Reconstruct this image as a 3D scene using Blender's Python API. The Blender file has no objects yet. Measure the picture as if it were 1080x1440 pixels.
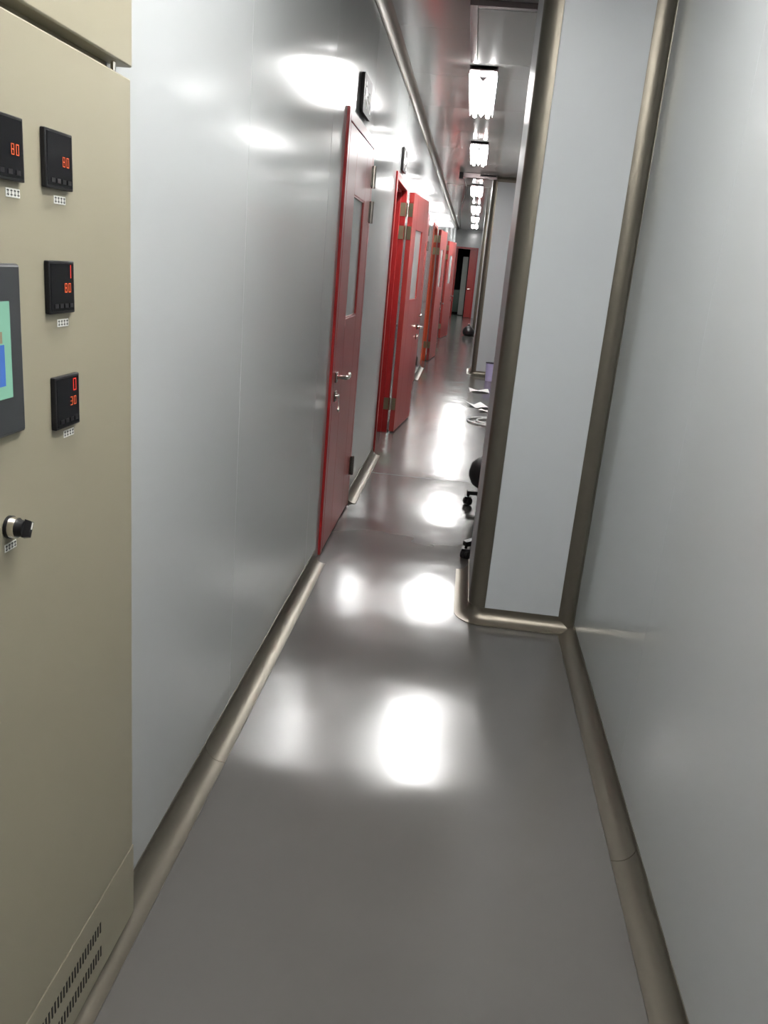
import bpy, math, random
from mathutils import Vector, Matrix
random.seed(4)
S = bpy.context.scene
COL = S.collection

# ------------------------------------------------------------------ camera, world, exposure
FPX = 1151.85
cd = bpy.data.cameras.new('camera'); cam = bpy.data.objects.new('camera', cd); COL.objects.link(cam)
cd.sensor_fit = 'VERTICAL'; cd.sensor_height = 36.0; cd.sensor_width = 27.0; cd.lens = FPX/1440*36
cd.clip_start = 0.02; cd.clip_end = 200
RX = Vector((0.9909493, 0.10277476, 0.08635294))      # image right
DN = Vector((0.11207022, -0.27931529, -0.95363685))   # image down
FW = Vector((-0.07389011, 0.95468336, -0.28830528))   # viewing direction
m = Matrix(((RX.x, -DN.x, -FW.x, 0), (RX.y, -DN.y, -FW.y, 0), (RX.z, -DN.z, -FW.z, 1.5), (0, 0, 0, 1)))
cam.matrix_world = m
S.camera = cam
w = bpy.data.worlds.new('world'); S.world = w; w.use_nodes = True
w.node_tree.nodes['Background'].inputs['Color'].default_value = (0.6, 0.62, 0.65, 1)
w.node_tree.nodes['Background'].inputs['Strength'].default_value = 0.02
S.view_settings.view_transform = 'Standard'; S.view_settings.look = 'None'
S.view_settings.gamma = 1.0; S.view_settings.use_curve_mapping = False
S.view_settings.exposure = 1.02
TUBE = 56.0          # radiance of the fluorescent tubes down the corridor
TUBE_NEAR = 35.0      # unseen pair above the viewer, weaker to balance light on the near walls

# ------------------------------------------------------------------ measures of the place
XL, XR, XC = -0.645, 0.617, 0.155      # left wall, right wall, left face of the columns
ZC = 2.84                              # ceiling
YB, YE = -7.0, 29.0                    # back wall, end wall
RC = 0.055                             # cove radius

# ------------------------------------------------------------------ materials
def mat(name, rgb, rough=0.5, metal=0.0, spec=0.5, bump=0.0, bscale=3.0, bdist=0.02, mottle=0.0, mscale=4.0,
        emit=None, estr=0.0, trans=0.0, coat=0.0, stretch=None, rvar=0.0, aniso=0.0):
    M = bpy.data.materials.new(name); M.use_nodes = True
    nt = M.node_tree; b = nt.nodes['Principled BSDF']
    b.inputs['Base Color'].default_value = (*rgb, 1); b.inputs['Roughness'].default_value = rough
    b.inputs['Metallic'].default_value = metal; b.inputs['Specular IOR Level'].default_value = spec
    b.inputs['Transmission Weight'].default_value = trans; b.inputs['Coat Weight'].default_value = coat
    b.inputs['Coat Roughness'].default_value = 0.08
    if emit:
        b.inputs['Emission Color'].default_value = (*emit, 1); b.inputs['Emission Strength'].default_value = estr
    tc = nt.nodes.new('ShaderNodeTexCoord'); mp = nt.nodes.new('ShaderNodeMapping')
    geo = nt.nodes.new('ShaderNodeNewGeometry')
    nt.links.new(geo.outputs['Position'], mp.inputs['Vector'])
    if stretch: mp.inputs['Scale'].default_value = stretch
    if bump:
        n = nt.nodes.new('ShaderNodeTexNoise'); n.inputs['Scale'].default_value = bscale; n.inputs['Detail'].default_value = 2
        nt.links.new(mp.outputs['Vector'], n.inputs['Vector'])
        bn = nt.nodes.new('ShaderNodeBump'); bn.inputs['Strength'].default_value = bump; bn.inputs['Distance'].default_value = bdist
        nt.links.new(n.outputs['Fac'], bn.inputs['Height']); nt.links.new(bn.outputs['Normal'], b.inputs['Normal'])
    if aniso:
        b.inputs['Anisotropic'].default_value = aniso
        cv = nt.nodes.new('ShaderNodeCombineXYZ'); cv.inputs[0].default_value = 1.0
        nt.links.new(cv.outputs[0], b.inputs['Tangent'])
    if mottle or rvar:
        n = nt.nodes.new('ShaderNodeTexNoise'); n.inputs['Scale'].default_value = mscale; n.inputs['Detail'].default_value = 5
        nt.links.new(mp.outputs['Vector'], n.inputs['Vector'])
        if mottle:
            mx = nt.nodes.new('ShaderNodeMix'); mx.data_type = 'RGBA'
            mx.inputs[6].default_value = (*[c*(1-mottle) for c in rgb], 1); mx.inputs[7].default_value = (*[min(1, c*(1+mottle)) for c in rgb], 1)
            nt.links.new(n.outputs['Fac'], mx.inputs[0]); nt.links.new(mx.outputs[2], b.inputs['Base Color'])
        if rvar:
            mr = nt.nodes.new('ShaderNodeMapRange'); mr.inputs['To Min'].default_value = rough-rvar; mr.inputs['To Max'].default_value = rough+rvar
            mr.inputs['From Min'].default_value = .3; mr.inputs['From Max'].default_value = .7
            nt.links.new(n.outputs['Fac'], mr.inputs['Value']); nt.links.new(mr.outputs['Result'], b.inputs['Roughness'])
    return M

M_wall = mat('painted_steel_panel', (0.40, 0.415, 0.415), 0.13, spec=0.33, bump=0.06, bscale=1.6, bdist=0.02, stretch=(1, 1, .35))
M_pillar = mat('painted_pillar_panel', (0.47, 0.495, 0.51), 0.38, bump=0.04, bscale=2)
M_ceil = mat('painted_ceiling_panel', (0.45, 0.445, 0.43), 0.13, spec=0.6, bump=0.05, bscale=1.5, bdist=0.02)
M_core = mat('panel_core', (0.16, 0.16, 0.16), 0.8, mottle=.1)
M_floor = mat('grey_epoxy_floor', (0.092, 0.088, 0.082), 0.15, spec=0.65, aniso=.9, bump=0.2, bscale=1.8, bdist=0.02, mottle=0.06, mscale=3.0, rvar=0.02)
M_joint = mat('floor_joint', (0.07, 0.07, 0.07), 0.4, mottle=.1)
M_alu = mat('champagne_aluminium', (0.165, 0.148, 0.118), 0.38, metal=0.75, mottle=0.05, mscale=9)
M_red = mat('red_door_paint', (0.32, 0.036, 0.032), 0.30, spec=0.33, bump=0.03, bscale=2, mottle=.04)
M_redtrim = mat('red_frame_paint', (0.29, 0.016, 0.016), 0.3, spec=.35, mottle=.04)
M_orange = mat('orange_red_paint', (0.52, 0.06, 0.015), 0.3, mottle=.05)
M_pane = mat('door_glass', (0.62, 0.65, 0.64), 0.12, trans=0.2, mottle=.02)
M_steel = mat('dark_brushed_steel', (0.30, 0.27, 0.24), 0.25, metal=1.0, mottle=.08, mscale=30)
M_brass = mat('dull_brass_plate', (0.27, 0.25, 0.155), 0.35, metal=0.8, mottle=.1, mscale=30)
M_chrome = mat('bright_chrome', (0.80, 0.76, 0.70), 0.12, metal=1.0, mottle=.03)
M_beige = mat('beige_powder_coat', (0.25, 0.228, 0.166), 0.42, bump=0.05, bscale=260, bdist=0.0006, mottle=.03)
M_slotdark = mat('slot_darkness', (0.012, 0.011, 0.010), 0.8, mottle=.1)
M_black = mat('black_plastic', (0.010, 0.010, 0.011), 0.4, spec=.25, mottle=.2)
M_blackglass = mat('black_meter_glass', (0.004, 0.004, 0.005), 0.25, spec=.15, mottle=.2)
M_bezel = mat('charcoal_bezel', (0.028, 0.030, 0.033), 0.4, mottle=.1)
M_led = mat('red_led', (0.3, 0.01, 0.005), 0.5, emit=(1.0, 0.06, 0.03), estr=.22, mottle=.05)
M_ledo = mat('orange_led', (0.3, 0.05, 0.01), 0.5, emit=(1.0, 0.16, 0.05), estr=.18, mottle=.05)
M_screen = mat('screen_green', (0.05, 0.10, 0.08), 0.2, emit=(0.26, 0.55, 0.38), estr=.33, mottle=.05)
M_screenb = mat('screen_blue', (0.02, 0.05, 0.15), 0.2, emit=(0.06, 0.16, 0.50), estr=.33, mottle=.05)
M_screeny = mat('screen_tan', (0.1, 0.08, 0.05), 0.2, emit=(0.28, 0.24, 0.16), estr=.3, mottle=.05)
M_label = mat('white_label_tape', (0.72, 0.72, 0.68), 0.5, mottle=.04)
M_ink = mat('label_ink', (0.03, 0.03, 0.03), 0.6, mottle=.1)
M_white = mat('white_enamel', (0.82, 0.83, 0.82), 0.3, mottle=.03)
M_tube = mat('fluorescent_tube', (0.9, 0.9, 0.9), 0.3, emit=(1.0, 0.985, 0.97), estr=TUBE, mottle=.01)
M_tubenear = mat('dimmer_fluorescent_tube', (0.9, 0.9, 0.9), 0.3, emit=(1.0, 0.985, 0.97), estr=TUBE_NEAR, mottle=.01)
M_fixture = mat('lamp_end_metal', (0.32, 0.25, 0.26), 0.4, mottle=.05)
M_hatchframe = mat('hatch_frame_metal', (0.30, 0.25, 0.25), 0.22, metal=0.7, mottle=.05)
M_hatch = mat('hatch_panel_paint', (0.40, 0.41, 0.395), 0.4, mottle=.03)
M_signglass = mat('tinted_sign_plate', (0.03, 0.028, 0.028), 0.55, spec=.12, mottle=.1)
M_bin = mat('lavender_plastic', (0.47, 0.42, 0.66), 0.4, mottle=.06)
M_paper = mat('white_paper', (0.85, 0.85, 0.84), 0.6, mottle=.03)
M_hose = mat('white_vinyl_hose', (0.75, 0.76, 0.75), 0.35, mottle=.04)
M_rubber = mat('black_rubber', (0.010, 0.009, 0.009), 0.6, mottle=.2)
M_bag = mat('black_bag_film', (0.012, 0.010, 0.012), 0.3, bump=.5, bscale=14, mottle=.2)
M_dark = mat('dark_room_shade', (0.02, 0.022, 0.022), 0.6, mottle=.2)  # near-black colour puts the unlit far room's darkness into the surfaces
M_green = mat('green_floor_paint', (0.03, 0.10, 0.07), 0.3, mottle=.2)
M_greypost = mat('pale_grey_enamel', (0.42, 0.46, 0.42), 0.4, mottle=.05)

# ------------------------------------------------------------------ mesh helpers
class MB:
    def __init__(self): self.v = []; self.f = []
    def add(self, vs, fs):
        o = len(self.v); self.v += [tuple(p) for p in vs]; self.f += [tuple(i+o for i in f) for f in fs]; return self
    def box(self, x0, x1, y0, y1, z0, z1):
        return self.add([(x0,y0,z0),(x1,y0,z0),(x1,y1,z0),(x0,y1,z0),(x0,y0,z1),(x1,y0,z1),(x1,y1,z1),(x0,y1,z1)],
                        [(3,2,1,0),(4,5,6,7),(0,1,5,4),(1,2,6,5),(2,3,7,6),(3,0,4,7)])
    def cyl(self, p0, p1, r0, r1=None, n=16):
        r1 = r0 if r1 is None else r1
        p0, p1 = Vector(p0), Vector(p1); d = (p1-p0).normalized(); a = d.orthogonal().normalized(); b = d.cross(a)
        vs = []
        for p, r in ((p0, r0), (p1, r1)):
            for i in range(n):
                t = 2*math.pi*i/n; vs.append(p + a*(r*math.cos(t)) + b*(r*math.sin(t)))
        fs = [(i, (i+1) % n, n+(i+1) % n, n+i) for i in range(n)] + [tuple(range(n))[::-1], tuple(range(n, 2*n))]
        return self.add(vs, fs)
    def tube(self, pts, r, n=10, closed=False):
        pts = [Vector(p) for p in pts]; k = len(pts); vs = []; prev = None
        for i, p in enumerate(pts):
            if closed: d = pts[(i+1) % k]-pts[i-1]
            else: d = pts[min(i+1, k-1)]-pts[max(i-1, 0)]
            d.normalize()
            a = d.orthogonal().normalized() if prev is None else (prev - d*prev.dot(d)).normalized()
            prev = a; b = d.cross(a)
            for j in range(n):
                t = 2*math.pi*j/n; vs.append(p + a*(r*math.cos(t)) + b*(r*math.sin(t)))
        fs = []
        for i in range(k if closed else k-1):
            i2 = (i+1) % k
            for j in range(n): fs.append((i*n+j, i*n+(j+1) % n, i2*n+(j+1) % n, i2*n+j))
        if not closed: fs += [tuple(range(n))[::-1], tuple(range((k-1)*n, k*n))]
        return self.add(vs, fs)
    def lathe(self, prof, c=(0,0,0), n=24):                      # prof: (radius, z) list, axis +z
        vs = []; k = len(prof)
        for r, z in prof:
            for i in range(n):
                t = 2*math.pi*i/n; vs.append((c[0]+r*math.cos(t), c[1]+r*math.sin(t), c[2]+z))
        fs = [(a*n+i, a*n+(i+1) % n, (a+1)*n+(i+1) % n, (a+1)*n+i) for a in range(k-1) for i in range(n)]
        fs += [tuple(range(n))[::-1], tuple(range((k-1)*n, k*n))]
        return self.add(vs, fs)
    def sweep(self, secs):                                       # list of equal-length closed sections
        k = len(secs[0]); vs = [p for s in secs for p in s]; fs = []
        for a in range(len(secs)-1):
            for i in range(k): fs.append((a*k+i, a*k+(i+1) % k, (a+1)*k+(i+1) % k, (a+1)*k+i))
        fs += [tuple(range(k))[::-1], tuple(range((len(secs)-1)*k, len(secs)*k))]
        return self.add(vs, fs)
    def mesh(self, name):
        me = bpy.data.meshes.new(name); me.from_pydata(self.v, [], self.f); me.update()
        import bmesh
        bm = bmesh.new(); bm.from_mesh(me); bmesh.ops.recalc_face_normals(bm, faces=bm.faces); bm.to_mesh(me); bm.free()
        me.polygons.foreach_set('use_smooth', [True]*len(me.polygons)); me.set_sharp_from_angle(angle=math.radians(35))
        return me
def link(name, me, M, parent=None, loc=None, bevel=0.0):
    o = bpy.data.objects.new(name, me); COL.objects.link(o)
    if M is not None and not me.materials: me.materials.append(M)
    if parent: o.parent = parent
    if loc: o.location = loc
    if bevel:
        b = o.modifiers.new('bevel', 'BEVEL'); b.width = bevel; b.segments = 2; b.limit_method = 'ANGLE'
    return o
def obj(name, mb, M, parent=None, loc=None, bevel=0.0): return link(name, mb.mesh(name), M, parent, loc, bevel)
def tag(o, label=None, cat=None, group=None, kind=None):
    if label: o['label'] = label
    if cat: o['category'] = cat
    if group: o['group'] = group
    if kind: o['kind'] = kind
    return o
def empty(name, loc=(0,0,0), rz=0.0):
    o = bpy.data.objects.new(name, None); COL.objects.link(o); o.location = loc; o.rotation_euler.z = rz
    o.empty_display_size = .1; return o
def struct(name, mb, M, label, cat): return tag(obj(name, mb, M), label, cat, kind='structure')

# ------------------------------------------------------------------ floor and ceiling
fl = struct('floor', MB().box(-3.2, 1.0, YB-.1, YE+5, -.06, 0), M_floor, 'glossy grey epoxy floor running down the whole corridor', 'floor')
for yj in (5.955, 13.6, 17.2):
    obj('floor_joint', MB().box(XL+RC+.01, XR-RC-.01 if yj < 10 else XC-.09, yj-.0035, yj+.0035, 0.0, .0006), M_joint, fl)
ce = struct('ceiling', MB().box(-3.2, 1.0, YB-.1, YE+5, ZC+.02, ZC+.08), M_core, 'glossy grey panelled corridor ceiling with lamps in a row', 'ceiling')
y = 5.37-1.2*11
while y < YE+.3:
    a = max(y, YB); b = min(y+1.2, YE)
    if b > a: obj('ceiling_panel', MB().box(-2.6, XR+.05, a+.001, b-.001, ZC, ZC+.02), M_ceil, ce)
    y += 1.2

# ------------------------------------------------------------------ left wall: cores, steel panels, openings
DH = 2.175      # door frame height
doors_y = [(4.045, 5.065), (6.555, 7.60), (10.35, 11.45), (13.0, 14.1), (18.0, 19.1), (21.6, 22.7)]
CAB = (0.46, 1.47, 2.42)        # opening of the built-in cabinet
opens = [(CAB[0], CAB[1], CAB[2])] + [(a, b, DH) for a, b in doors_y]
def wall_pieces(a, b, x0, x1, mb):
    cuts = sorted({a, b} | {c for o in opens for c in o[:2] if a < c < b})
    for p, q in zip(cuts, cuts[1:]):
        h = 0.0
        for o in opens:
            if o[0] <= (p+q)/2 <= o[1]: h = o[2]
        mb.box(x0, x1, p, q, h, ZC)
    return mb
wl = struct('wall_left', wall_pieces(YB, YE, XL-.11, XL-.012, MB()), M_core, 'long left wall of glossy pale grey steel panels with red doors', 'wall')
seams = [2.385+1.3*k for k in range(-8, 22)]
ed = [YB]+[s for s in seams if YB < s < YE]+[YE]
for a, b in zip(ed, ed[1:]):
    obj('wall_panel', wall_pieces(a+.0016, b-.0016, XL-.012, XL, MB()), M_wall, wl)
# rooms behind the left wall (seen only through the doorways)
struct('wall_room', MB().box(-2.7, -2.6, YB, YE, 0, ZC), M_wall, 'pale wall of the side rooms seen through the red doorways', 'wall')
# right wall
wr = struct('wall_right', MB().box(XR+.012, XR+.1, YB, YE, 0, ZC), M_core, 'smooth pale grey steel panel wall on the right', 'wall')
for a, b in zip([YB, -1.35, 2.25, 3.45], [-1.35, 2.25, 3.45, 6.05]): obj('wall_panel', MB().box(XR, XR+.012, a+.0006, b-.0006, 0, ZC), M_wall, wr)
for k in range(18):
    a = 6.05+1.3*k; b = min(a+1.3, YE)
    if b > a: obj('wall_panel', MB().box(XR, XR+.012, a+.001, b-.001, 0, ZC), M_wall, wr)
struct('wall_back', MB().box(XL-.11, XR+.1, YB-.1, YB, 0, ZC), M_wall, 'pale grey wall closing the corridor behind the viewer', 'wall')

# ------------------------------------------------------------------ columns with rounded aluminium corner posts
PR = 0.07
def arc(cx, cy, r, a0, a1, n=10):
    return [(cx+r*math.cos(math.radians(a0+(a1-a0)*i/n)), cy+r*math.sin(math.radians(a0+(a1-a0)*i/n))) for i in range(n+1)]
def prism(poly, z0, z1): return MB().sweep([[(x, y, z0) for x, y in poly], [(x, y, z1) for x, y in poly]])
def column(y0, y1, label):
    body = [(XC+PR+.002, y0), (XR, y0), (XR, y1), (XC, y1), (XC, y0+PR+.002), (XC+PR*.6, y0+PR*.6)]
    o = tag(obj('wall_pillar', prism(body, 0, ZC), M_pillar), label, 'pillar', kind='structure')
    post = arc(XC+PR, y0+PR, PR+.002, 180, 270, 14) + [(XC+PR, y0+.012), (XC+PR*.62, y0+PR*.62), (XC+.012, y0+PR)]
    obj('corner_post', prism(post, 0, ZC), M_alu, o)
    return o
column(3.45, 4.1, 'wide pale blue-grey pillar jutting from the right wall, nearest the viewer')
column(12.75, 13.5, 'pale pillar jutting from the right wall behind the lavender bin')
column(20.9, 21.7, 'distant pillar jutting from the right wall near the black bag')

# ------------------------------------------------------------------ coves (concave aluminium trims)
def cove_pts(n=8):      # (out from wall, up) profile of the solid
    p = [(0, 0), (RC+.007, 0), (RC+.007, .0025), (RC, .0025)]
    for i in range(1, n):
        t = math.pi/2*i/n; p.append((RC-RC*math.sin(t), .0025+RC-RC*math.cos(t)))
    p += [(.0025, RC+.0025), (.0025, RC+.009), (0, RC+.009)]
    return p
def cove_path(path, up=1, z=0.0):      # path: list of ((x,y),(nx,ny)); profile out along n, up along z
    return MB().sweep([[(x+nx*u, y+ny*u, z+up*v) for u, v in cove_pts()] for (x, y), (nx, ny) in path])
g = .0005
def base_left(a, b, label):
    o = obj('baseboard_left', cove_path([((XL+g, a), (1, 0)), ((XL+g, b), (1, 0))]), M_alu); tag(o, label, 'baseboard', kind='structure')
base_left(YB, 2.13, 'aluminium cove skirting under the beige cabinet on the left')
base_left(2.132, 3.93, 'aluminium cove skirting between the beige cabinet and the nearest red door')
base_left(5.075, 6.545, 'aluminium cove skirting between the closed red door and the first open door')
base_left(7.61, 10.34, 'aluminium cove skirting behind the first open red door leaf')
base_left(11.46, 12.99, 'aluminium cove skirting before the orange-framed open door')
base_left(14.11, 17.99, 'aluminium cove skirting behind the second open door leaf')
for i, (a, b, lab) in enumerate([(YB, 1.93, 'near length of aluminium cove skirting along the right wall'), (1.932, 3.45, 'aluminium cove skirting along the right wall up to the pillar'),
                                 (4.1, 12.75, 'aluminium cove skirting in the bay between the right pillars')]):
    tag(obj('baseboard_right', cove_path([((XR-g, a), (-1, 0)), ((XR-g, b), (-1, 0))]), M_alu), lab, 'baseboard', kind='structure')
def base_pillar(y0, y1, label):
    path = [((XR-g, y0-g), (0, -1)), ((XC+PR, y0-g), (0, -1))]
    for i in range(1, 9):
        a = math.radians(270-90*i/8); n = (math.cos(a), math.sin(a))
        path.append(((XC+PR+(PR+.0025)*n[0], y0+PR+(PR+.0025)*n[1]), n))
    path.append(((XC-.0025, y1), (-1, 0)))
    o = tag(obj('baseboard_pillar', cove_path(path), M_alu), label, 'baseboard', kind='structure')
base_pillar(3.45, 4.08, 'aluminium cove skirting wrapping the foot of the nearest pillar')
base_pillar(12.75, 13.5, 'aluminium cove skirting wrapping the foot of the pillar behind the bin')
tag(obj('trim_1', cove_path([((XL+g, YB), (1, 0)), ((XL+g, YE), (1, 0))], -1, ZC), M_alu), 'long aluminium cove where the left wall meets the ceiling', 'trim', kind='structure')
tag(obj('trim_2', cove_path([((XR-g, YB), (-1, 0)), ((XR-g, YE), (-1, 0))], -1, ZC), M_alu), 'aluminium cove where the right wall meets the ceiling', 'trim', kind='structure')
tag(obj('trim_3', MB().sweep([[(XR-u, 3.45-v, z) for u, v in cove_pts()] for z in (.002, ZC-.001)]), M_alu), 'upright aluminium cove in the corner of right wall and pillar', 'trim', kind='structure')
tag(obj('trim_4', cove_path([((XR-g, 12.75-g), (0, -1)), ((XC, 12.75-g), (0, -1))], -1, ZC), M_alu), 'cove along the top of the pillar behind the bin', 'trim', kind='structure')

# ------------------------------------------------------------------ end wall and dark doorway
OX0, OX1, OH = -.56, .08, 2.24
we = struct('wall_end', MB().box(XL-.11, OX0, YE, YE+.1, 0, ZC).box(OX1, XR+.1, YE, YE+.1, 0, ZC).box(OX0, OX1, YE, YE+.1, OH, ZC), M_wall, 'pale wall at the far end of the corridor above a dark doorway', 'wall')
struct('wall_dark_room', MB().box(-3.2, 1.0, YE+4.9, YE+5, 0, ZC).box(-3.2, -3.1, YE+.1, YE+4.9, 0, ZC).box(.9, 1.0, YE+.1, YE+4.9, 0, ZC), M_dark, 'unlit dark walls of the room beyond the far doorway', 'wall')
de = tag(empty('door_7', ((OX0+OX1)/2, YE, 0)), 'red-framed dark doorway at the far end of the corridor', 'door', kind='structure')
cx = (OX0+OX1)/2
obj('frame', MB().box(OX0-cx-.05, OX0-cx+.01, -.02, .1, 0, OH+.05).box(OX1-cx-.01, OX1-cx+.05, -.02, .1, 0, OH+.05).box(OX0-cx+.01, OX1-cx-.01, -.02, .1, OH-.01, OH+.05), M_redtrim, de)
lf = obj('leaf', MB().box(OX1-cx-.22, OX1-cx-.012, 0, .045, .01, OH-.015), M_red, de)
obj('lever_handle', MB().cyl((OX1-cx-.19, 0, .95), (OX1-cx-.19, -.05, .95), .012).cyl((OX1-cx-.19, -.05, .95), (OX1-cx-.08, -.05, .95), .011), M_chrome, lf)
t = tag(empty('steel_locker', (-.27, YE+1.1, 0)), 'tall pale grey locker standing inside the dark room at the far end', 'locker')
obj('body', MB().box(-.09, .09, 0, .3, 0.02, 2.0), M_greypost, t); obj('door', MB().box(-.08, .08, -.015, -.001, .06, 1.96), M_greypost, t)
obj('plinth', MB().box(-.08, .08, .02, .28, 0, .02), M_dark, t)
t = tag(empty('machine_crate', (-.55, YE+2.2, 0)), 'dark green machine box standing low inside the far dark room', 'machine')
obj('body', MB().box(-.35, .25, 0, .5, .05, .8), M_green, t, bevel=.01); obj('lid', MB().box(-.36, .26, -.01, .51, .8, .84), M_green, t)
obj('foot', MB().box(-.33, -.27, .02, .08, 0, .05), M_rubber, t); obj('foot', MB().box(.17, .23, .02, .08, 0, .05), M_rubber, t)
obj('foot', MB().box(-.33, -.27, .42, .48, 0, .05), M_rubber, t); obj('foot', MB().box(.17, .23, .42, .48, 0, .05), M_rubber, t)

# ------------------------------------------------------------------ doors
FWID = .055; PROUD = .014; TH = .045
def handle_set(leaf, hy, face, sgn, dirn, zc=.93):
    """lever + plate + lock on a leaf; local coords: x out of the face (sgn), y along leaf; lever points dirn along y"""
    X = lambda d: face+sgn*d
    def bx(mb, d0, d1, y0, y1, z0, z1): return mb.box(min(X(d0), X(d1)), max(X(d0), X(d1)), y0, y1, z0, z1)
    obj('rosette', bx(MB(), 0, .010, hy-.026, hy+.026, zc-.026, zc+.026), M_steel, leaf, bevel=.003)
    lv = MB().tube([(X(.008), hy, zc), (X(.050), hy, zc), (X(.058), hy+dirn*.012, zc), (X(.058), hy+dirn*.075, zc-.004), (X(.052), hy+dirn*.135, zc+.004), (X(.046), hy+dirn*.15, zc+.006)], .0105)
    obj('lever_handle', lv, M_chrome, leaf)
    obj('lock_plate', bx(MB(), 0, .009, hy-.026, hy+.026, zc-.125, zc-.070), M_steel, leaf, bevel=.003)
    obj('lock_cylinder', MB().cyl((X(.008), hy, zc-.097), (X(.022), hy, zc-.097), .014), M_chrome, leaf)
def leaf_mesh(w, h, win):
    """leaf in local coords: hinge edge at y=0, runs to -y (closed, far hinge), faces x=-TH..0"""
    a, b, z0, z1 = win
    return (MB().box(-TH, 0, -w, -b, .012, h).box(-TH, 0, -a, 0, .012, h).box(-TH, 0, -b, -a, .012, z0).box(-TH, 0, -b, -a, z1, h))
def hinge_closed(d, yy, z):
    obj('hinge', MB().cyl((.012, yy, z-.06), (.012, yy, z+.06), .0125, n=10).box(-.002, .006, yy-.032, yy+.03, z-.055, z+.055), M_steel, d)
def make_door(n, y0, y1, ang, label, frame_mat=M_redtrim, leaf_mat=M_red, keys=False):
    d = tag(empty(f'door_{n}', (XL+PROUD, y1-FWID, 0)), label, 'door', kind='structure')
    W = y1-y0-2*FWID; H = DH-FWID
    # frame (local: y=0 at hinge jamb, opening runs to -W), with an inner stop
    fr = (MB().box(-.12, 0, 0, FWID, 0, DH).box(-.12, 0, -W-FWID, -W, 0, DH).box(-.12, 0, -W, 0, H, DH)
          .box(-.12, -TH-.004, -.014, 0, 0, H).box(-.12, -TH-.004, -W, -W+.014, 0, H).box(-.12, -TH-.004, -W+.014, -.014, H-.014, H))
    obj('frame', fr, frame_mat, d, bevel=.004)
    lw = W-.006
    win = (.24, .24+.40, 1.21, 1.82)
    lf = obj('leaf', leaf_mesh(lw, H-.004, win), leaf_mat, d, bevel=.0025)
    obj('window_pane', MB().box(-TH+.012, -.010, -win[1], -win[0], win[2], win[3]), M_pane, lf)
    gs = MB()
    for (p, q, r, s) in ((win[0], win[0]+.008, win[2], win[3]), (win[1]-.008, win[1], win[2], win[3])): gs.box(-.012, -.002, -q, -p, r, s)
    gs.box(-.012, -.002, -win[1]+.008, -win[0]-.008, win[2], win[2]+.008).box(-.012, -.002, -win[1]+.008, -win[0]-.008, win[3]-.008, win[3])
    obj('glazing_bead', gs, leaf_mat, lf)
    if ang == 0:
        lf.location = (0, -.003, 0)
        handle_set(lf, -lw+.055, 0, 1, 1)
        if keys:
            obj('key', MB().box(.024, .027, -lw+.048, -lw+.062, .77, .84).cyl((.022, -lw+.055, .765), (.030, -lw+.055, .765), .014), M_chrome, lf)
        for z in (1.97, 1.78, .27): hinge_closed(d, 0, z)
    else:
        lf.location = (.020, .010, 0); lf.rotation_euler.z = math.radians(ang)
        handle_set(lf, -lw+.055, -TH, -1, 1)
        handle_set(lf, -lw+.055, 0, 1, 1)
        for z in (1.97, 1.78, .27):
            obj('hinge', MB().box(-.048, -.004, -.0035, -.0002, z-.055, z+.055).cyl((.009, .003, z-.058), (.009, .003, z+.058), .008, n=10), M_brass, d)
            obj('hinge_leaf', MB().box(-TH+.004, -.004, 0, .003, z-.055, z+.055), M_brass, lf)
    return d
make_door(1, *doors_y[0], 0, 'closed red door with narrow window nearest the beige cabinet', keys=True)
make_door(2, *doors_y[1], 175, 'nearest open red door, its leaf swung back against the wall')
make_door(3, *doors_y[2], 0, 'closed red door just beyond the first open leaf')
make_door(4, *doors_y[3], 176, 'second open door with orange-red frame and leaf swung back', M_orange)
make_door(5, *doors_y[4], 172, 'third open red door in the far part of the left wall')
make_door(6, *doors_y[5], 0, 'farthest closed red door in the left wall')

# ------------------------------------------------------------------ signs above doors
def sign(y0, y1, z0, z1, label, marks):
    s = tag(empty('door_sign', (XL, (y0+y1)/2, (z0+z1)/2)), label, 'sign')
    hw, hh = (y1-y0)/2, (z1-z0)/2; r = .018
    poly = []
    for cy, cz, a in ((hw-r, hh-r, 0), (-hw+r, hh-r, 90), (-hw+r, -hh+r, 180), (hw-r, -hh+r, 270)):
        poly += arc(cy, cz, r, a, a+90, 4)
    obj('plate', MB().sweep([[(x, p, q) for p, q in poly] for x in (.004, .020)]), M_signglass, s)
    obj('wall_mount', MB().box(0, .004, -hw*.6, hw*.6, -hh*.6, hh*.6), M_black, s)
    for mname, poly in marks:
        obj(mname, MB().sweep([[(x, p, q) for p, q in poly] for x in (.0202, .0212)]), M_label, s)
fig = [('pictogram', arc(-.075, .052, .012, 0, 360, 12)[:-1]),
       ('pictogram', [(-.095, .030), (-.06, .036), (-.03, .012), (.0, .018), (.004, .008), (-.032, -.002), (-.052, .012), (-.058, -.010), (-.025, -.03), (-.03, -.058), (-.044, -.058), (-.042, -.036), (-.075, -.022), (-.085, -.012), (-.112, -.03), (-.118, -.02), (-.088, .006), (-.082, .02), (-.1, .018)]),
       *[('stripe', [(.02+d, -.02), (.032+d, -.02), (.062+d, .03), (.05+d, .03)]) for d in (0, .024, .048)],
       ('triangle_mark', [(.085, -.062), (.125, -.062), (.105, -.028)])]
sign(4.405, 4.71, 2.212, 2.392, 'tinted dark plastic sign above the closed red door nearest the cabinet', fig)
sign(6.86, 7.17, 2.215, 2.385, 'tinted dark plastic sign above the nearest open red door', fig)

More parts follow.
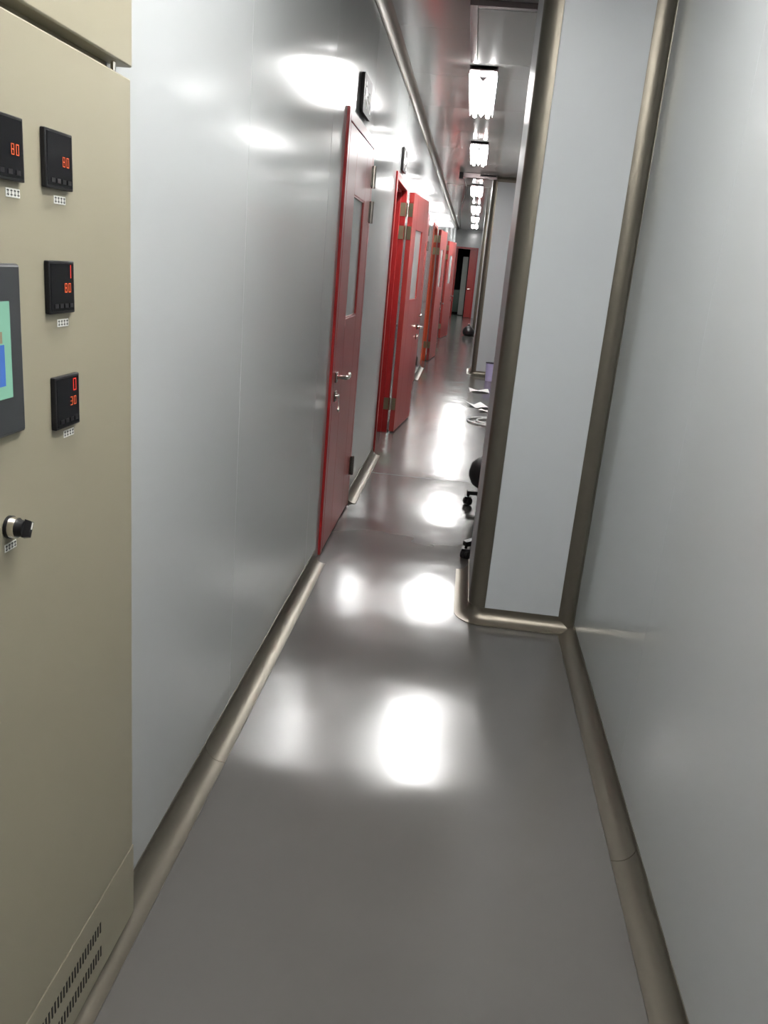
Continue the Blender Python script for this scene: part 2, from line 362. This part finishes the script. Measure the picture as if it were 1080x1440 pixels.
# ------------------------------------------------------------------ ceiling lamps: twin tubes over a white vee reflector
def make_lamp(y0, label, L=1.6, x=-.075, tube=None, group='twin-tube ceiling lamps'):
    t = tag(empty('ceiling_lamp', (x, y0, ZC)), label, 'lamp', group)
    hw = .09
    obj('housing', MB().box(-hw, hw, 0, L, -.022, -.0005), M_white, t)
    obj('reflector', MB().sweep([[(-.032, yy, -.023), (.032, yy, -.023), (0, yy, -.062)] for yy in (.03, L-.03)]), M_white, t)
    obj('side_reflector', MB().sweep([[(-hw, yy, -.022), (-hw-.008, yy, -.055), (-hw-.006, yy, -.056), (-hw+.003, yy, -.022)] for yy in (.02, L-.02)]), M_white, t)
    obj('side_reflector', MB().sweep([[(hw, yy, -.022), (hw+.008, yy, -.055), (hw+.006, yy, -.056), (hw-.003, yy, -.022)] for yy in (.02, L-.02)]), M_white, t)
    for tx in (-.056, .056): obj('tube', MB().cyl((tx, .02, -.048), (tx, L-.02, -.048), .0175, n=12), tube or M_tube, t)
    for yy in (0, L-.014): obj('end_cap', MB().box(-hw-.008, hw+.008, yy, yy+.014, -.030, -.001), M_fixture, t)
    obj('vee_end', MB().sweep([[(-.032, .014, z_), (.032, .014, z_), (0, .17, z_)] for z_ in (-.0655, -.0635)]), M_fixture, t)
    return t
make_lamp(6.2, 'nearest lit ceiling lamp, just past the framed ceiling hatch')
make_lamp(9.55, 'second lit ceiling lamp down the corridor, before the ceiling duct bar')
make_lamp(14.0, 'third lit ceiling lamp, first one beyond the ceiling duct bar')
make_lamp(18.1, 'fourth lit ceiling lamp down the corridor beyond the duct bar')
make_lamp(21.6, 'fifth lit ceiling lamp far down the corridor')
make_lamp(25.0, 'farthest lit ceiling lamp, nearest the end wall')
make_lamp(.45, 'ceiling lamp above the viewer on the side of the beige cabinet', x=-.33, tube=M_tubenear)
make_lamp(.45, 'ceiling lamp above the viewer on the side of the bare right wall', x=.30, tube=M_tubenear)

# ------------------------------------------------------------------ framed ceiling hatch
h = tag(empty('ceiling_hatch', (.085, 4.80, ZC)), 'square grey framed hatch panel in the ceiling before the first lamp', 'hatch')
HX0, HX1, HY1 = -.25, .225, 1.22
obj('frame_bar', MB().box(HX0, HX0+.042, 0, HY1, -.028, -.0005), M_hatchframe, h, bevel=.002)
obj('frame_bar', MB().box(HX1-.03, HX1, 0, HY1, -.028, -.0005), M_hatchframe, h, bevel=.002)
obj('frame_bar', MB().box(HX0+.042, HX1-.03, 0, .045, -.028, -.0005), M_hatchframe, h, bevel=.002)
obj('frame_bar', MB().box(HX0+.042, HX1-.03, HY1-.02, HY1, -.012, -.0005), M_slotdark, h)  # far bar coloured dark as the shaded gap at the panel edge
obj('panel', MB().box(HX0+.046, HX1-.034, .05, HY1-.025, -.030, -.006), M_hatch, h, bevel=.002)

# ------------------------------------------------------------------ duct bar and cable under the ceiling
b = tag(empty('duct_bar', (-.1, 12.55, ZC)), 'metal duct bar with black end crossing under the ceiling before the far pillar', 'duct')
obj('channel', MB().box(-.18, .30, -.06, .06, -.068, -.0005), M_hatchframe, b, bevel=.004)
obj('end_cap', MB().box(-.235, -.18, -.065, .065, -.085, -.0005), M_rubber, b)
obj('slot', MB().box(.06, .29, -.062, -.0602, -.035, -.010), M_slotdark, b)
tag(obj('cable', MB().tube([(-.27, 12.62, ZC-.015), (-.265, 13.2, ZC-.05), (-.25, 14.0, ZC-.03), (-.27, 15.6, ZC-.008), (-.33, 17.2, ZC-.008), (-.40, 18.9, ZC-.008), (-.47, 23.0, ZC-.008), (-.55, 28.8, ZC-.008)], .007, 8), M_rubber),
    'thin black cable running along the ceiling from the duct bar', 'cable')

# ------------------------------------------------------------------ beige control cabinet built into the left wall
FX = -.605
c = tag(empty('control_cabinet', (FX, 1.476, 0)), 'tall beige control cabinet with meters and touch screen at left edge', 'cabinet')
P = lambda yy: yy-1.476
obj('body', MB().box(-.5, -.035, P(.50), P(1.452), .075, 2.36), M_beige, c)
obj('upper_panel', MB().box(-.034, 0, P(.50), P(1.481), 1.778, 2.36), M_beige, c, bevel=.003)
dr = obj('door', MB().box(-.022, 0, P(.50), P(1.474), .222, 1.760), M_beige, c, bevel=.003)
bp = obj('base_panel', MB().box(-.014, -.0005, P(.50), P(1.481), .036, .2185), M_beige, c, bevel=.002)
obj('hinge_pin', MB().cyl((-.014, P(1.435), 1.758), (-.014, P(1.435), 1.79), .0045, n=10), M_chrome, c)
for fx, fy in ((-.08, .56), (-.08, 1.40), (-.46, .56), (-.46, 1.40)):
    obj('foot', MB().cyl((fx, P(fy), 0), (fx, P(fy), .0755), .018, n=12), M_black, c)
slot = MB().box(-.0004, .0006, -.0021, .0021, -.0125, .0125).mesh('vent_slot'); slot.materials.append(M_slotdark)
for zz in (.152, .092):
    for k in range(24):
        o = bpy.data.objects.new('vent_slot', slot); COL.objects.link(o); o.parent = bp; o.location = (0, P(1.306)-.0112*k, zz)
SEG = {'0': 'abcdef', '1': 'bc', '2': 'abged', '3': 'abgcd', '7': 'abc', '8': 'abcdefg'}
def digit(ch, yc, zc, h, x):
    w, t_ = h*.52, h*.09; mb = MB()
    R = {'a': (-w/2, w/2, h/2-t_, h/2), 'g': (-w/2, w/2, -t_/2, t_/2), 'd': (-w/2, w/2, -h/2, -h/2+t_),
         'f': (-w/2, -w/2+t_, 0, h/2), 'b': (w/2-t_, w/2, 0, h/2), 'e': (-w/2, -w/2+t_, -h/2, 0), 'c': (w/2-t_, w/2, -h/2, 0)}
    for s in SEG[ch]:
        p, q, r, u = R[s]; mb.box(x, x+.0004, yc+p, yc+q, zc+r, zc+u)
    return mb
def label_strip(parent, yc, zc, wd, n=4):
    l = obj('label_strip', MB().box(-.0002, .0008, P(yc)-wd/2, P(yc)+wd/2, zc-.0055, zc+.0055), M_label, parent)
    for i in range(n):
        yy = P(yc)-wd/2+wd*(i+.5)/n; mb = MB(); q = wd/n*.30
        mb.box(.0009, .0012, yy-q, yy+q, zc+.0020, zc+.0034).box(.0009, .0012, yy-q*.2, yy+q*.2, zc-.0042, zc+.0042).box(.0009, .0012, yy-q, yy+q, zc-.0030, zc-.0018)
        obj('printed_character', mb, M_ink, l)
def meter(y0, y1, z0, z1, top, bot, lab):
    mtr = obj('meter', MB().box(0, .008, P(y0), P(y1), z0, z1), M_black, dr, bevel=.0015)
    tag(mtr, lab)
    mb = MB(); e = .004
    obj('display_glass', MB().box(.0081, .0086, P(y0)+e, P(y1)-e, z0+e, z1-e), M_blackglass, mtr)
    W = y1-y0; Hh = z1-z0; x = .0087
    for i, ch in enumerate(top): obj('digit', digit(ch, P(y1)-.0175-.0135*(len(top)-1-i), z0+Hh*.80, .019, x), M_led, mtr)
    for i, ch in enumerate(bot): obj('digit', digit(ch, P(y1)-.0175-.0115*(len(bot)-1-i), z0+Hh*.49, .0135, x), M_ledo, mtr)
    for i in range(4): obj('key_button', MB().box(.0087, .0094, P(y0)+W*(.17+.2*i), P(y0)+W*(.17+.2*i)+.010, z0+.008, z0+.014), M_black, mtr)
# keep the meters clear of the door face
meter(1.006, 1.103, 1.561, 1.639, '', '80', 'black panel meter reading 80 at the left picture edge')
meter(1.160, 1.240, 1.562, 1.639, '', '80', 'black panel meter reading 80, upper right')
meter(1.160, 1.237, 1.389, 1.464, '1', '80', 'black panel meter below the upper right one')
meter(1.168, 1.246, 1.216, 1.296, '0', '30', 'lowest black panel meter reading 0 over 30')
for yc, zc in ((1.085, 1.547), (1.212, 1.548), (1.212, 1.374), (1.222, 1.203)): label_strip(dr, yc, zc, .034)
scr = obj('touch_screen', MB().box(0, .009, P(.79), P(1.080), 1.234, 1.459), M_bezel, dr, bevel=.004)
obj('screen', MB().box(.0091, .0098, P(.82), P(1.048), 1.286, 1.412), M_screen, scr)
obj('screen_tank_graphic', MB().box(.0099, .0102, P(.84), P(1.031), 1.303, 1.357), M_screenb, scr)
obj('screen_pipe_graphic', MB().box(.0099, .0102, P(.84), P(1.027), 1.359, 1.374), M_screeny, scr)
# selector switch
sw = obj('selector_switch', MB().cyl((0, P(1.038), 1.103), (.005, P(1.038), 1.103), .0165, n=24), M_black, dr)
obj('chrome_ring', MB().cyl((.005, P(1.038), 1.103), (.014, P(1.038), 1.103), .0155, .0145, n=24), M_chrome, sw)
kb = obj('knob', MB().cyl((.014, P(1.038), 1.103), (.024, P(1.038), 1.103), .0125, .0115, n=20), M_black, sw)
a = math.radians(28); mb = MB()
u = Vector((0, math.sin(a), math.cos(a))); v = Vector((0, math.cos(a), -math.sin(a))); c0 = Vector((0, P(1.038), 1.103))
sec = lambda x, k: [Vector((x, 0, 0))+c0+u*(.013*k*s)+v*(.0045*k2*k) for s, k2 in ((-1, -1), (1, -1), (1, 1), (-1, 1))]
obj('grip', MB().sweep([sec(.0235, 1.0), sec(.033, .85)]), M_black, sw)
obj('pointer_mark', MB().sweep([[Vector((x, 0, 0))+c0+u*(.010*s)+v*(.0012*k2) for s, k2 in ((0, -1), (1, -1), (1, 1), (0, 1))] for x in (.0329, .0338)]), M_label, sw)
label_strip(dr, 1.040, 1.074, .030)

# ------------------------------------------------------------------ things on the floor of the bay
def caster(parent, x, y, rz=0):
    ca, sa = math.cos(rz), math.sin(rz)
    wv = Vector((-sa, ca, 0))
    k = obj('caster', MB().cyl((x, y, .055), (x, y, .085), .009, n=10).box(x-.022, x+.022, y-.022, y+.022, .048, .060), M_black, parent)
    for s in (-1, 1):
        p = Vector((x, y, .026))+wv*(.012*s)
        obj('wheel', MB().cyl(p-wv*.009, p+wv*.009, .026, n=18), M_rubber, k)
def swivel(name, loc, R, rot, seat, label, cat, arms=5):
    t = tag(empty(name, loc), label, cat)
    st = MB()
    for i in range(arms):
        a_ = rot+2*math.pi*i/arms; d = Vector((math.cos(a_), math.sin(a_), 0)); n = Vector((-d.y, d.x, 0))
        st.sweep([[d*r+n*(wd*s)+Vector((0, 0, zz)) for s, zz in ((-1, z0), (1, z0), (1, z1), (-1, z1))] for r, wd, z0, z1 in ((.02, .028, .075, (.14 if seat == 'chair' else .10)), (R, .017, .075, .10))])
    st.cyl((0, 0, .06), (0, 0, .15 if seat == 'chair' else .105), .045, n=16)
    obj('star_base', st, M_black, t)
    for i in range(arms):
        a_ = rot+2*math.pi*i/arms; caster(t, math.cos(a_)*(R-.012), math.sin(a_)*(R-.012), a_+.6)
    if seat == 'stool':
        obj('gas_column', MB().cyl((0, 0, .105), (0, 0, .125), .04), M_chrome, t)
        obj('seat', MB().lathe([(.06, .115), (.13, .122), (.175, .15), (.197, .195), (.20, .23), (.188, .28), (.15, .318), (.08, .335), (.02, .338)]), M_rubber, t)
    else:
        obj('gas_column', MB().cyl((0, 0, .15), (0, 0, .42), .024), M_black, t)
        obj('seat', MB().box(-.15, .15, -.19, .19, .42, .49), M_rubber, t, bevel=.03)
        obj('backrest', MB().box(-.15, .15, .17, .215, .58, .98), M_rubber, t, bevel=.02)
        obj('back_bracket', MB().tube([(0, .0, .41), (0, .2, .41), (0, .235, .46), (0, .235, .75)], .014), M_black, t)
swivel('office_chair', (.335, 4.385, 0), .245, math.radians(211), 'chair', 'black swivel office chair mostly hidden behind the nearest pillar', 'chair', 4)
swivel('low_stool', (.328, 5.38, 0), .20, math.radians(188), 'stool', 'low round black wheeled stool peeking out behind the nearest pillar', 'stool')

def ring(name, r, zz, cxy, label=None):
    return [(cxy[0]+r*math.cos(2*math.pi*i/48), cxy[1]+r*(1+.04*math.sin(3*i))*math.sin(2*math.pi*i/48), zz) for i in range(48)]
t = tag(empty('hose_coil', (.36, 8.65, 0)), 'loose coil of white hose lying on the floor beside the papers', 'hose')
obj('outer_loop', MB().tube(ring('', .235, .0105, (0, 0)), .010, 8, True), M_hose, t)
obj('inner_loop', MB().tube(ring('', .165, .0105, (.03, .01)), .010, 8, True), M_hose, t)
def paper(loc, w_, d_, rz, amp, label, sheets=1):
    n = 8; mb = MB(); vs = []
    for lay in (0, 1):
        for i in range(n+1):
            for j in range(n+1):
                u_, v_ = i/n-.5, j/n-.5
                z_ = .002+amp*abs(math.sin(3.1*u_+1.7*v_+loc[0]*9))*(.3+abs(u_)+.5*abs(v_))+.012*amp*random.random()
                vs.append((u_*w_, v_*d_, z_+(.0012 if lay else 0)))
    k = (n+1)**2; fs = []
    for lay in (0, 1):
        for i in range(n):
            for j in range(n):
                q = lay*k+i*(n+1)+j; fs.append((q, q+n+1, q+n+2, q+1))
    per = [i*(n+1) for i in range(n+1)]+[n*(n+1)+j for j in range(1, n+1)]+[i*(n+1)+n for i in range(n-1, -1, -1)]+[j for j in range(n-1, 0, -1)]
    for p, q in zip(per, per[1:]+per[:1]): fs.append((p, q, q+k, p+k))
    mb.add(vs, fs)
    o = obj('paper_sheet', mb, M_paper); o.location = loc; o.rotation_euler.z = rz
    zmin = min(v_[2] for v_ in vs); o.location.z = -zmin+.0003
    tag(o, label, 'paper', 'papers on the corridor floor')
paper((.265, 10.95, 0), .26, .20, .1, .028, 'half-folded white sheet on the floor, farthest of three, before the bin')
paper((.25, 9.66, 0), .19, .26, .5, .03, 'crumpled white sheet on the floor, middle of the three papers')
paper((.345, 9.36, 0), .17, .12, -.3, .02, 'small white sheet on the floor, nearest to the hose coil')
t = tag(empty('waste_bin', (.425, 12.18, 0)), 'small lavender plastic waste bin before the far pillar', 'bin')
obj('bucket', MB().lathe([(.058, 0), (.062, .004), (.074, .262), (.071, .262), (.060, .012), (.01, .010)]), M_bin, t)
obj('rim', MB().tube([(.075*math.cos(2*math.pi*i/28), .075*math.sin(2*math.pi*i/28), .262) for i in range(28)], .005, 8, True), M_rubber, t)
obj('bin_liner', MB().lathe([(.05, .09), (.068, .20), (.069, .258), (.066, .258), (.04, .10)]), M_bag, t)
t = tag(empty('black_bag', (.07, 20.75, 0)), 'black rubbish bag slumped on the floor far down the corridor', 'bag')
obj('sack', MB().lathe([(.09, 0), (.135, .03), (.15, .09), (.13, .16), (.075, .215), (.03, .235)], n=20), M_bag, t)
obj('knot', MB().lathe([(.028, .232), (.018, .25), (.035, .275), (.02, .285)], n=12), M_bag, t)
